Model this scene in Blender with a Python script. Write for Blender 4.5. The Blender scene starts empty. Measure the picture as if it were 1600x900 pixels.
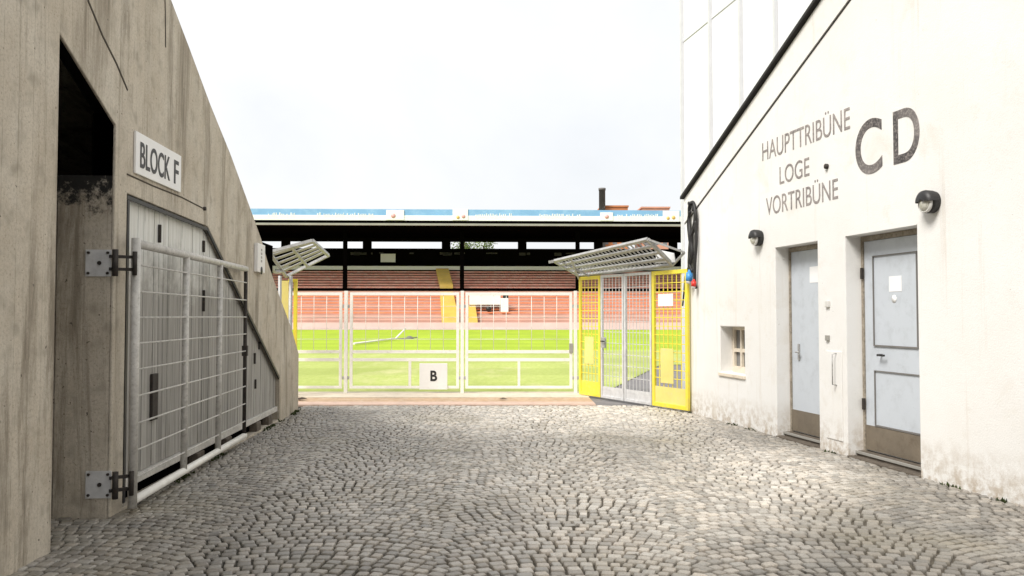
import bpy, bmesh, math, random
from mathutils import Vector, Matrix, noise as mnoise
random.seed(7)
sc = bpy.context.scene
COL = sc.collection
F, CX, CY, HC = 1310.0, 800.0, 450.0, 1.5          # focal length in photo pixels, image centre, eye height
PITCH = math.atan(44.0 / F)
SP, CP = math.sin(PITCH), math.cos(PITCH)

# ---------------------------------------------------------------- measuring
def ray(px, py):
    a, b = (px - CX) / F, (CY - py) / F
    return Vector((a, CP - SP * b, SP + CP * b))
def gnd(px, py, z=0.0):
    d = ray(px, py); t = (z - HC) / d.z
    return Vector((d.x * t, d.y * t, z))
def at(px, py, Y):
    d = ray(px, py); t = Y / d.y
    return Vector((d.x * t, Y, HC + d.z * t))
class Frame:                                        # upright plane: x along it, -y towards the yard, z up
    def __init__(s, o, xd):
        s.o = Vector((o.x, o.y, 0)); s.x = Vector((xd.x, xd.y, 0)).normalized()
        s.y = Vector((-s.x.y, s.x.x, 0)); s.rot = math.atan2(s.x.y, s.x.x)
    def m(s, px, py, off=0.0):                      # photo point -> (x, z) on the plane y = off
        d = ray(px, py); o = s.o + s.y * off - Vector((0, 0, HC))
        t = o.dot(s.y) / d.dot(s.y)
        p = d * t + Vector((0, 0, HC)) - s.o
        return (p.dot(s.x), p.z)
    def w(s, x, y, z=0.0):
        return s.o + s.x * x + s.y * y + Vector((0, 0, z))

# ---------------------------------------------------------------- objects
def tag(o, label=None, cat=None, group=None, kind=None):
    for k, v in (('label', label), ('category', cat), ('group', group), ('kind', kind)):
        if v: o[k] = v
    return o
def empty(name, loc=(0, 0, 0), rz=0.0):
    o = bpy.data.objects.new(name, None); COL.objects.link(o)
    o.location = loc; o.rotation_euler = (0, 0, rz); o.empty_display_size = .2
    return o
def link(name, me, m, parent=None):
    o = bpy.data.objects.new(name, me); COL.objects.link(o)
    if m: me.materials.append(m)
    if parent: o.parent = parent
    return o
class MB:
    def __init__(s): s.v = []; s.f = []; s.sm = []
    def each(s, name, m, parent, items, bevel=0.0):     # items = callables, each one a part of its own
        for it in items:
            b = MB(); it(b); b.build(name, m, parent, bevel)
    def add(s, vs, fs, smooth=False):
        n = len(s.v); s.v += [tuple(v) for v in vs]
        for f in fs: s.f.append([i + n for i in f]); s.sm.append(smooth)
        return s
    def box(s, x0, x1, y0, y1, z0, z1):
        vs = [(x0,y0,z0),(x1,y0,z0),(x1,y1,z0),(x0,y1,z0),(x0,y0,z1),(x1,y0,z1),(x1,y1,z1),(x0,y1,z1)]
        return s.add(vs, [(0,3,2,1),(4,5,6,7),(0,1,5,4),(1,2,6,5),(2,3,7,6),(3,0,4,7)])
    def beam(s, a, b, w, h, up=(0, 0, 1)):
        a, b = Vector(a), Vector(b); d = (b - a).normalized(); up = Vector(up)
        if abs(d.dot(up)) > .98: up = Vector((1, 0, 0))
        r = d.cross(up).normalized(); u = r.cross(d)
        vs = []
        for p in (a, b):
            for i, j in ((-1,-1),(1,-1),(1,1),(-1,1)): vs.append(p + r * (i * w / 2) + u * (j * h / 2))
        return s.add(vs, [(0,3,2,1),(4,5,6,7),(0,1,5,4),(1,2,6,5),(2,3,7,6),(3,0,4,7)])
    def tube(s, pts, r, n=8, cap=True):
        pts = [Vector(p) for p in pts]; rings = []; prev = None
        for i, p in enumerate(pts):
            d = (pts[min(i + 1, len(pts) - 1)] - pts[max(i - 1, 0)]).normalized()
            if prev is None:
                a = Vector((0, 0, 1)) if abs(d.z) < .9 else Vector((1, 0, 0))
                prev = d.cross(a).normalized()
            u = (prev - d * prev.dot(d)).normalized(); prev = u; v = d.cross(u)
            rr = r[i] if isinstance(r, (list, tuple)) else r
            rings.append([p + (u * math.cos(2*math.pi*k/n) + v * math.sin(2*math.pi*k/n)) * rr for k in range(n)])
        b = len(s.v); s.v += [tuple(q) for R in rings for q in R]
        for i in range(len(rings) - 1):
            for k in range(n):
                s.f.append([b+i*n+k, b+i*n+(k+1)%n, b+(i+1)*n+(k+1)%n, b+(i+1)*n+k]); s.sm.append(True)
        if cap:
            s.f.append([b+k for k in range(n)][::-1]); s.sm.append(False)
            e = b + (len(rings)-1)*n; s.f.append([e+k for k in range(n)]); s.sm.append(False)
        return s
    def lathe(s, c, axis, prof, n=20, a0=0.0, a1=2*math.pi, up=None):   # prof = [(distance along axis, radius)]
        c, ax = Vector(c), Vector(axis).normalized()
        u = Vector(up) if up else (ax.cross(Vector((0, 0, 1))) if abs(ax.z) < .9 else Vector((1, 0, 0)))
        u.normalize(); v = ax.cross(u); full = abs(a1 - a0 - 2*math.pi) < 1e-6
        m = n if full else n + 1; b = len(s.v)
        for (h, r) in prof:
            for k in range(m):
                t = a0 + (a1 - a0) * k / n
                s.v.append(tuple(c + ax*h + (u*math.cos(t) + v*math.sin(t)) * r))
        for i in range(len(prof) - 1):
            for k in range(n):
                s.f.append([b+i*m+k, b+i*m+(k+1)%m, b+(i+1)*m+(k+1)%m, b+(i+1)*m+k]); s.sm.append(True)
        return s
    def prism(s, poly, y0, y1):                     # convex or simple outline in (x, z), pushed along y
        n = len(poly)
        vs = [(x, y0, z) for x, z in poly] + [(x, y1, z) for x, z in poly]
        fs = [list(range(n)), [n + i for i in range(n)][::-1]] + [[i, n+i, n+(i+1)%n, (i+1)%n] for i in range(n)]
        return s.add(vs, fs)
    def build(s, name, m, parent=None, bevel=0.0):
        me = bpy.data.meshes.new(name); me.from_pydata(s.v, [], s.f)
        me.polygons.foreach_set('use_smooth', s.sm); me.update()
        bm = bmesh.new(); bm.from_mesh(me); bmesh.ops.recalc_face_normals(bm, faces=bm.faces); bm.to_mesh(me); bm.free()
        o = link(name, me, m, parent)
        if bevel:
            b = o.modifiers.new('bevel', 'BEVEL'); b.width = bevel; b.segments = 2; b.limit_method = 'ANGLE'
        return o
def curve_mesh(cu):
    o = bpy.data.objects.new('tmp', cu); COL.objects.link(o)
    dg = bpy.context.evaluated_depsgraph_get(); dg.update()
    me = bpy.data.meshes.new_from_object(o.evaluated_get(dg))
    bpy.data.objects.remove(o); return me
def plate(name, outline, holes, y0, y1, m, parent=None, bevel=0.0):   # outline with holes in (x, z), thickness along y
    cu = bpy.data.curves.new(name, 'CURVE'); cu.dimensions = '2D'; cu.fill_mode = 'BOTH'; cu.extrude = (y1 - y0) / 2
    for P in [outline] + holes:
        sp = cu.splines.new('POLY'); sp.points.add(len(P) - 1); sp.use_cyclic_u = True
        for p, q in zip(sp.points, P): p.co = (q[0], q[1], 0, 1)
    me = curve_mesh(cu); me.name = name; yc = (y0 + y1) / 2
    for v in me.vertices: v.co = (v.co.x, v.co.z + yc, v.co.y)
    bm = bmesh.new(); bm.from_mesh(me)
    bmesh.ops.remove_doubles(bm, verts=bm.verts, dist=1e-5)
    bmesh.ops.recalc_face_normals(bm, faces=bm.faces); bm.to_mesh(me); bm.free()
    me.materials.clear(); o = link(name, me, m, parent)
    for p in me.polygons: p.use_smooth = False
    if bevel:
        b = o.modifiers.new('bevel', 'BEVEL'); b.width = bevel; b.segments = 2; b.limit_method = 'ANGLE'
    return o
def lettering(name, body, x0, x1, z0, z1, y, m, parent, fat=0.0, depth=.003, shear=0.0):
    cu = bpy.data.curves.new(name, 'FONT'); cu.body = body; cu.extrude = .01; cu.offset = fat; cu.size = 1
    me = curve_mesh(cu); me.name = name
    xs = [v.co.x for v in me.vertices]; ys = [v.co.y for v in me.vertices]
    a, b, c, d = min(xs), max(xs), min(ys), max(ys)
    for v in me.vertices:
        s = (v.co.x - a) / (b - a)
        v.co = (x0 + s*(x1-x0), y - (depth if v.co.z > 0 else 0), z0 + (v.co.y-c)/(d-c)*(z1-z0) + shear*s)
    me.materials.clear()
    return link(name, me, m, parent)

# ---------------------------------------------------------------- materials
def nd(t, kind, **kw):
    n = t.nodes.new(kind)
    for k, v in kw.items(): setattr(n, k, v)
    return n
def base_mat(name):
    m = bpy.data.materials.new(name); m.use_nodes = True
    t = m.node_tree; return m, t, t.nodes['Principled BSDF']
def coords(t, scale=(1, 1, 1), src='Object'):
    c = nd(t, 'ShaderNodeTexCoord'); mp = nd(t, 'ShaderNodeMapping'); mp.inputs['Scale'].default_value = scale
    t.links.new(c.outputs[src], mp.inputs['Vector']); return mp.outputs['Vector']
def nz(t, vec, scale, detail=6, rough=.6, dist=0.0):
    n = nd(t, 'ShaderNodeTexNoise'); n.inputs['Scale'].default_value = scale; n.inputs['Detail'].default_value = detail
    n.inputs['Roughness'].default_value = rough; n.inputs['Distortion'].default_value = dist
    t.links.new(vec, n.inputs['Vector']); return n.outputs['Fac']
def ramp(t, fac, *stops):
    r = nd(t, 'ShaderNodeValToRGB'); e = r.color_ramp.elements
    while len(e) < len(stops): e.new(.5)
    for el, (p, c) in zip(e, stops):
        el.position = p; el.color = (c, c, c, 1) if isinstance(c, (int, float)) else (*c, 1)
    t.links.new(fac, r.inputs['Fac']); return r.outputs['Color']
def mix(t, fac, a, b, mode='MIX'):
    n = nd(t, 'ShaderNodeMix', data_type='RGBA', blend_type=mode)
    for inp, v in ((n.inputs[0], fac), (n.inputs[6], a), (n.inputs[7], b)):
        if isinstance(v, bpy.types.NodeSocket): t.links.new(v, inp)
        elif isinstance(v, (int, float)): inp.default_value = v
        else: inp.default_value = (*v, 1)
    return n.outputs[2]
def bump(t, p, h, strength=.3, dist=.01):
    b = nd(t, 'ShaderNodeBump'); b.inputs['Strength'].default_value = strength; b.inputs['Distance'].default_value = dist
    t.links.new(h, b.inputs['Height']); t.links.new(b.outputs['Normal'], p.inputs['Normal'])
def sep_z(t, vec):
    s = nd(t, 'ShaderNodeSeparateXYZ'); t.links.new(vec, s.inputs[0]); return s.outputs
def simple(name, col, rough=.6, var=.25, scale=6.0, metal=0.0, dirt=None, dirt_amt=.5, bmp=.15, bscale=60):
    m, t, p = base_mat(name); v = coords(t)
    c2 = tuple(x * (1 - var) for x in col)
    c = mix(t, ramp(t, nz(t, v, scale), (.3, 0.0), (.7, 1.0)), c2, col)
    if dirt:
        c = mix(t, ramp(t, nz(t, v, scale * 2.3, 10, .75), (.62 - .2*dirt_amt, 0.0), (.75 - .1*dirt_amt, dirt_amt)), c, dirt)
    t.links.new(c, p.inputs['Base Color']); p.inputs['Roughness'].default_value = rough; p.inputs['Metallic'].default_value = metal
    if max(col) < .012: p.inputs['Specular IOR Level'].default_value = 0.0
    if bmp: bump(t, p, nz(t, v, bscale, 4), bmp, .004)
    return m
def concrete_mat(name='board_marked_concrete', black_z=None):
    m, t, p = base_mat(name); v = coords(t)
    def op(kind, a, b=None):
        n = nd(t, 'ShaderNodeMath', operation=kind)
        for k, q in enumerate((a, b)):
            if q is None: continue
            if isinstance(q, (int, float)): n.inputs[k].default_value = q
            else: t.links.new(q, n.inputs[k])
        return n.outputs[0]
    xyz = sep_z(t, v)
    along = op('ADD', xyz[0], xyz[1])
    pl = op('MULTIPLY', op('ADD', along, op('MULTIPLY', nz(t, coords(t, (.6, .6, .05)), 1.0, 1), .25)), 6.2)
    wn = nd(t, 'ShaderNodeTexWhiteNoise', noise_dimensions='1D'); t.links.new(op('FLOOR', pl), wn.inputs['W'])
    fr = op('FRACT', pl)
    streak = nz(t, coords(t, (7, 7, .8)), 1.0, 8, .72, .4)
    streak2 = nz(t, coords(t, (3.0, 3.0, .36)), 1.0, 8, .74, .5)
    blot = nz(t, v, 1.1, 9, .7, .3); fine = nz(t, v, 48, 7, .75); pit = nz(t, v, 24, 3, .5); mid = nz(t, v, 6, 7, .7)
    c = mix(t, ramp(t, streak, (.3, 0.0), (.7, 1.0)), (.455, .395, .31), (.55, .485, .392))
    c = mix(t, ramp(t, wn.outputs['Value'], (0, .28), (1, 0.0)), c, (.33, .295, .24))
    c = mix(t, ramp(t, blot, (.40, 0.0), (.66, .7)), c, (.62, .575, .495))
    c = mix(t, ramp(t, streak2, (.50, 0.0), (.64, .85)), c, (.18, .148, .108))
    c = mix(t, ramp(t, mid, (.52, 0.0), (.66, .6)), c, (.27, .24, .19))
    c = mix(t, ramp(t, fine, (.34, .5), (.52, 0.0)), c, (.20, .17, .13))
    jm = mix(t, ramp(t, mid, (.4, 0.0), (.6, 1.0)), (0, 0, 0), ramp(t, fr, (0, 1.0), (.05, 0.0)))
    c = mix(t, op('MULTIPLY', jm, .55), c, (.15, .125, .09))
    c = mix(t, ramp(t, pit, (.27, .85), (.32, 0.0)), c, (.06, .05, .04))
    if black_z is not None:                                   # black in ragged patches from the top down
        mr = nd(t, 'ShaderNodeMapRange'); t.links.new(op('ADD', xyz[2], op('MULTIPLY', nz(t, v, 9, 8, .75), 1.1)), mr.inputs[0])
        mr.inputs[1].default_value = black_z + .30; mr.inputs[2].default_value = black_z + .46
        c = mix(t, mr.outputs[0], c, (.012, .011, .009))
    t.links.new(c, p.inputs['Base Color']); p.inputs['Roughness'].default_value = .9
    h = mix(t, .5, streak, fine); h = mix(t, .4, h, ramp(t, fr, (0, 0.0), (.04, 1.0)), 'MULTIPLY'); bump(t, p, h, .6, .012)
    return m
def plaster_mat():
    m, t, p = base_mat('white_plaster'); v = coords(t)
    blot = nz(t, v, .9, 7, .6); fine = nz(t, v, 70, 6, .7); mid = nz(t, v, 9, 6, .7)
    c = mix(t, ramp(t, blot, (.35, 0.0), (.7, 1.0)), (.755, .742, .712), (.805, .80, .785))
    st = nz(t, coords(t, (5, 5, .35)), 1.0, 5, .6)
    c = mix(t, ramp(t, st, (.6, 0.0), (.75, .28)), c, (.60, .54, .45))
    z = sep_z(t, v)[2]
    low = nd(t, 'ShaderNodeMapRange'); t.links.new(z, low.inputs[0]); low.inputs[1].default_value = .42; low.inputs[2].default_value = .02
    sp = nd(t, 'ShaderNodeMath', operation='MULTIPLY'); t.links.new(low.outputs[0], sp.inputs[0])
    t.links.new(ramp(t, mid, (.42, 0.0), (.60, .95)), sp.inputs[1])
    c = mix(t, sp.outputs[0], c, (.46, .39, .31))          # splash-back grime in patches
    c = mix(t, ramp(t, nz(t, v, 26, 4, .6), (.26, .8), (.31, 0.0)), c, (.30, .26, .21))
    c = mix(t, ramp(t, nz(t, v, 1.7, 8, .7, .4), (.56, 0.0), (.68, .45)), c, (.66, .62, .55))   # thin and patched coats
    c = mix(t, ramp(t, nz(t, coords(t, (6, 6, .25)), 1.3, 6, .7), (.58, 0.0), (.70, .35)), c, (.55, .48, .39))
    t.links.new(c, p.inputs['Base Color']); p.inputs['Roughness'].default_value = .88
    bump(t, p, mix(t, .5, fine, mid), .5, .012)
    return m
def paint_mat(name='faded_letter_paint', ink=(.045, .040, .042), lo=.48, hi=.66):                                            # sprayed letters, flaked down to the plaster
    m, t, p = base_mat(name); v = coords(t)
    f1 = nz(t, v, 34, 6, .7); f2 = nz(t, v, 2.2, 3, .5)
    fade = ramp(t, f2, (.3, .35), (.65, 0.0))
    c = mix(t, ramp(t, f1, (lo, 0.0), (hi, .7)), ink, (.40, .36, .33))
    c = mix(t, fade, c, (.55, .5, .47))
    t.links.new(c, p.inputs['Base Color']); p.inputs['Roughness'].default_value = .85
    return m
def cobble_mat():
    m, t, p = base_mat('granite_setts'); v = coords(t)
    at_ = nd(t, 'ShaderNodeAttribute', attribute_name='stone')
    fine = nz(t, v, 90, 6, .7); big = nz(t, v, .55, 5, .6); mid = nz(t, v, 16, 5, .65)
    c = mix(t, ramp(t, fine, (.3, 0.0), (.7, 1.0)), (.62, .61, .59), (1.12, 1.1, 1.06))
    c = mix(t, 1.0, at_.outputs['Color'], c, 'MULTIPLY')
    c = mix(t, ramp(t, mid, (.58, 0.0), (.74, .5)), c, (.21, .18, .14))
    c = mix(t, ramp(t, big, (.52, 0.0), (.72, .5)), c, (.26, .225, .15))
    t.links.new(c, p.inputs['Base Color']); p.inputs['Roughness'].default_value = .46
    bump(t, p, mix(t, .5, fine, mid), .5, .006)
    return m
def grass_mat(name, a, b, dry, dry_at):
    m, t, p = base_mat(name); v = coords(t)
    big = nz(t, coords(t, (.25, .06, 1)), 1.0, 6, .6); fine = nz(t, coords(t, (9, 2.2, 1)), 1.0, 8, .75); pat = nz(t, coords(t, (.5, .16, 1)), 1.0, 7, .7)
    c = mix(t, ramp(t, fine, (.3, 0.0), (.7, 1.0)), a, b)
    wv = nd(t, 'ShaderNodeTexWave', bands_direction='Y'); wv.inputs['Scale'].default_value = .055; wv.inputs['Distortion'].default_value = .4; t.links.new(v, wv.inputs['Vector'])
    c = mix(t, ramp(t, wv.outputs['Fac'], (.42, .38), (.58, 0.0)), c, tuple(x * .78 for x in a))
    c = mix(t, ramp(t, big, (.35, .5), (.65, 0.0)), c, tuple(x * .70 for x in a))
    c = mix(t, ramp(t, pat, (dry_at, 0.0), (dry_at + .2, .7)), c, dry)
    t.links.new(c, p.inputs['Base Color']); p.inputs['Roughness'].default_value = .9
    bump(t, p, fine, .6, .05)
    return m
def board_mat():
    m, t, p = base_mat('grey_painted_boards'); v = coords(t)
    z = sep_z(t, v)[2]
    st = nz(t, coords(t, (22, 22, .8)), 1.0, 6, .65); blot = nz(t, v, 3.0, 7, .7)
    c = mix(t, ramp(t, st, (.3, 0.0), (.7, 1.0)), (.56, .55, .51), (.74, .745, .72))
    # lower boards in a darker tone with an uneven upper edge
    mr = nd(t, 'ShaderNodeMapRange'); ad = nd(t, 'ShaderNodeMath', operation='MULTIPLY_ADD')
    t.links.new(blot, ad.inputs[0]); ad.inputs[1].default_value = 1.3; t.links.new(z, ad.inputs[2])
    t.links.new(ad.outputs[0], mr.inputs[0]); mr.inputs[1].default_value = 2.75; mr.inputs[2].default_value = 2.35
    c = mix(t, mr.outputs[0], c, mix(t, ramp(t, st, (.3, 0.0), (.7, 1.0)), (.20, .19, .175), (.43, .415, .385)))
    c = mix(t, ramp(t, nz(t, coords(t, (7, 7, .9)), 1.6, 6, .7), (.60, 0.0), (.70, .8)), c, (.10, .085, .07))
    t.links.new(c, p.inputs['Base Color']); p.inputs['Roughness'].default_value = .75
    bump(t, p, st, .3, .006)
    return m

def bed_mat():                                              # sand and mossy patches in the joints; left side also painted darker for shade
    m, t, p = base_mat('sandy_joint_bed'); v = coords(t)
    xy = sep_z(t, v); n = nz(t, v, .9, 6, .6)
    ad = nd(t, 'ShaderNodeMath', operation='MULTIPLY_ADD'); t.links.new(n, ad.inputs[0]); ad.inputs[1].default_value = 6.0; t.links.new(xy[0], ad.inputs[2])
    mr = nd(t, 'ShaderNodeMapRange'); t.links.new(ad.outputs[0], mr.inputs[0]); mr.inputs[1].default_value = .2; mr.inputs[2].default_value = 3.2
    c = mix(t, mr.outputs[0], (.024, .022, .014), (.15, .13, .10))
    c = mix(t, ramp(t, nz(t, v, 30, 5, .7), (.35, .6), (.6, 0.0)), c, (.03, .026, .02))
    t.links.new(c, p.inputs['Base Color']); p.inputs['Roughness'].default_value = .95; bump(t, p, nz(t, v, 80, 4), .6, .006)
    return m
M = {}
M['concrete'] = concrete_mat()
M['plaster'] = plaster_mat()
M['letter'] = paint_mat()
M['thinletter'] = paint_mat('thin_worn_letter_paint', (.13, .115, .12), .40, .60)
M['sett'] = cobble_mat()
M['boards'] = board_mat()
M['bed'] = bed_mat()
M['earth'] = simple('earth', (.20, .17, .12), .95, .4, 2)
M['pitch'] = grass_mat('mown_pitch_grass', (.28, .40, .005), (.43, .56, .009), (.46, .48, .12), .66)
M['verge'] = grass_mat('thin_pale_grass', (.32, .39, .07), (.50, .56, .17), (.58, .53, .30), .52)
M['clay'] = simple('clay_strip', (.50, .33, .20), .95, .3, 3, dirt=(.55, .47, .36), dirt_amt=.8)
M['kerbstone'] = simple('pale_pink_kerb', (.62, .45, .36), .9, .25, 5, dirt=(.34, .25, .19), dirt_amt=.5)
M['sill'] = simple('cream_concrete_sill', (.66, .58, .46), .9, .22, 4, dirt=(.36, .28, .2), dirt_amt=.5)
M['asphalt'] = simple('worn_asphalt', (.20, .19, .19), .9, .3, 3, dirt=(.33, .31, .29), dirt_amt=.5)
M['galv'] = simple('galvanised_steel', (.50, .50, .49), .5, .35, 9, .35, dirt=(.16, .13, .10), dirt_amt=.6)
M['gatepaint'] = simple('chipped_grey_gate_paint', (.62, .60, .56), .55, .3, 14, dirt=(.13, .10, .08), dirt_amt=.55)
M['palegalv'] = simple('pale_galvanised_steel', (.70, .70, .70), .5, .25, 9, .2, dirt=(.30, .27, .24), dirt_amt=.4)
M['white'] = simple('white_gloss_paint', (.87, .85, .79), .45, .14, 5, dirt=(.42, .36, .26), dirt_amt=.35)
M['whitewire'] = simple('white_wire', (.87, .86, .80), .5, .15, 5)
M['yellow'] = simple('yellow_paint', (.84, .70, .05), .5, .15, 4, dirt=(.66, .52, .16), dirt_amt=.7)
M['paleyellow'] = simple('faded_yellow_sheet', (.78, .66, .20), .6, .15, 3, dirt=(.66, .58, .32), dirt_amt=.6)
M['sign'] = simple('white_sign_enamel', (.80, .79, .77), .4, .06, 4, dirt=(.55, .5, .42), dirt_amt=.25)
M['black'] = simple('black_paint', (.018, .017, .017), .5, .3, 6)
M['rubber'] = simple('black_cable', (.015, .014, .014), .55, .3, 6)
M['tar'] = simple('bitumen_edge', (.022, .020, .019), .8, .4, 6)
M['joint'] = simple('dark_joint', (.07, .055, .04), .95, .5, 9)
M['iron'] = simple('rusty_black_iron', (.045, .038, .033), .7, .5, 20, .2, dirt=(.12, .07, .04), dirt_amt=.5)
M['door'] = simple('pale_blue_door_paint', (.545, .585, .635), .5, .06, 2.5, dirt=(.40, .43, .46), dirt_amt=.6, bmp=.12)
M['kick'] = simple('brown_kick_plate', (.20, .165, .122), .55, .3, 4, dirt=(.10, .075, .05), dirt_amt=.6)
M['step'] = simple('grimy_step', (.13, .105, .08), .9, .5, 8, dirt=(.30, .26, .2), dirt_amt=.5)
M['doorframe'] = simple('weathered_door_frame', (.40, .35, .28), .8, .4, 12, dirt=(.10, .08, .06), dirt_amt=.8)
M['cream'] = simple('cream_window_paint', (.76, .68, .56), .6, .15, 8, dirt=(.42, .32, .22), dirt_amt=.5)
M['paper'] = simple('white_paper', (.86, .86, .86), .8, .04, 6, bmp=0)
M['lampglass'] = simple('milky_lamp_glass', (.62, .61, .54), .25, .12, 9, bmp=0)
M['lampring'] = simple('pale_lamp_rim', (.72, .71, .68), .4, .15, 9, bmp=0)
M['blueplug'] = simple('blue_plastic', (.06, .28, .62), .4, .1, 9, bmp=0)
M['redplug'] = simple('red_plastic', (.62, .03, .02), .4, .1, 9, bmp=0)
M['panel'] = simple('milky_wall_panel', (.79, .80, .81), .5, .04, .8, bmp=0)
M['mullion'] = simple('pale_steel_mullion', (.66, .67, .68), .5, .1, 5, bmp=0)
M['pinkstep'] = simple('pinkish_concrete_steps', (.68, .42, .34), .9, .2, .5, dirt=(.54, .36, .30), dirt_amt=.5, bmp=0)
M['orangeseat'] = simple('orange_red_bench', (.80, .235, .095), .6, .25, .7, dirt=(.76, .36, .22), dirt_amt=.7, bmp=0)
M['redseat'] = simple('faded_red_bench', (.86, .36, .28), .6, .25, .7, dirt=(.80, .54, .46), dirt_amt=.9, bmp=0)
M['pinkwall'] = simple('pale_pink_wall', (.74, .56, .49), .9, .2, .4, dirt=(.58, .46, .43), dirt_amt=.6, bmp=0)
M['deepblack'] = simple('black_and_shade', (.0035, .003, .003), .95, .4, .6, bmp=0)  # shade under the roof and in voids is put into this near-black
M['backwall'] = simple('dark_back_wall', (.006, .005, .004), .95, .4, .8, bmp=0)  # wall colour darkened for the shade under the roof
M['clutter'] = simple('dusty_rail', (.06, .058, .05), .8, .3, .6, bmp=0)
M['gutter'] = simple('grey_gutter', (.34, .33, .30), .6, .2, .6, bmp=0)
M['fascia'] = simple('pale_blue_fascia', (.21, .42, .70), .5, .15, .25, dirt=(.34, .55, .79), dirt_amt=.6, bmp=0)
M['fasciawhite'] = simple('white_fascia_board', (.80, .81, .82), .5, .06, .3, bmp=0)
M['balustrade'] = simple('whitewashed_board', (.92, .91, .89), .7, .04, .5, bmp=0)
M['orangelogo'] = simple('orange_emblem', (.78, .50, .16), .5, .2, 3, bmp=0)
M['redlogo'] = simple('red_emblem', (.78, .42, .42), .5, .2, 3, bmp=0)
M['stair'] = simple('yellow_stair_paint', (.74, .52, .12), .7, .2, .7, dirt=(.62, .46, .2), dirt_amt=.6, bmp=0)
M['brick'] = simple('orange_brick', (.62, .24, .10), .9, .25, .6, dirt=(.36, .16, .1), dirt_amt=.5, bmp=0)
M['palebrick'] = simple('salmon_brick', (.70, .36, .24), .9, .2, .6, bmp=0)
M['chimney'] = simple('grey_chimney_render', (.20, .19, .18), .9, .3, .6, bmp=0)
M['glass'] = simple('grey_window_glass', (.22, .22, .22), .12, .2, 3, bmp=0)
M['tent'] = simple('white_tarpaulin', (.78, .80, .78), .6, .1, .7, bmp=0)
M['bark'] = simple('bark', (.10, .075, .05), .95, .4, 5)
M['leaf'] = simple('tree_leaves', (.16, .24, .04), .7, .5, .8, bmp=0)
M['moss'] = simple('moss', (.045, .062, .015), .95, .5, 20, bmp=0)
M['litter'] = simple('brown_rag', (.07, .045, .03), .9, .5, 20, bmp=0)

# ---------------------------------------------------------------- frames of the two walls
gl0, gl1 = gnd(172, 808.0), gnd(465.5, 641)
LF = Frame(gl0, gl1 - gl0)                              # left: x runs away from the camera, 0 at the passage jamb
gr0, gr1 = gnd(1075, 643), gnd(1474, 755)
RF = Frame(gr0, gr1 - gr0)                              # right: x runs towards the camera, 0 at the far corner

# ================================================================ GROUND
def sheet(name, pts, z, m):
    b = MB(); b.add([(x, y, z) for x, y in pts], [list(range(len(pts)))])
    return tag(b.build(name, m), kind='structure')
sheet('ground', [(-900, -400), (900, -400), (900, 1500), (-900, 1500)], -.060, M['earth'])
YK0, YK1, YK2, YG = gnd(700, 633).y, gnd(700, 628.5).y, gnd(700, 622).y, gnd(700, 613.5).y
sheet('paving_bed', [(-9, -20), (9, -20), (9, YK0), (-9, YK0)], -.022, M['bed'])
XR = 1.42
kb = MB(); kb.box(-9, XR, YK0, YK1, -.05, .012); tag(kb.build('kerb_strip', M['kerbstone'], bevel=.006), kind='structure')
sheet('clay_path', [(-9, YK1 + .003), (XR, YK1 + .003), (XR, YK2), (-9, YK2)], .004, M['clay'])
sb = MB(); sb.box(-9, XR, YK2 + .003, YG, -.05, .02); tag(sb.build('gate_sill', M['sill'], bevel=.006), kind='structure')
sheet('grass_verge', [(-70, YG + .004), (XR, YG + .004), (2.0, 17.2), (4.6, 26), (70, 26), (70, 37), (-70, 37)], .0, M['verge'])
sheet('path', [(XR + .004, YK0 + .004), (30, YK0 + .004), (30, 25.99), (4.6 + .008, 25.99), (2.008, 17.2), (XR + .004, YG)], -.012, M['asphalt'])
sheet('pitch', [(-75, 37.004), (75, 37.004), (75, 93), (-75, 93)], .0, M['pitch'])
sheet('track', [(-80, 93.004), (80, 93.004), (80, 101), (-80, 101)], .0, simple('pale_lilac_track', (.46, .38, .38), .9, .2, .5, bmp=0))

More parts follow.
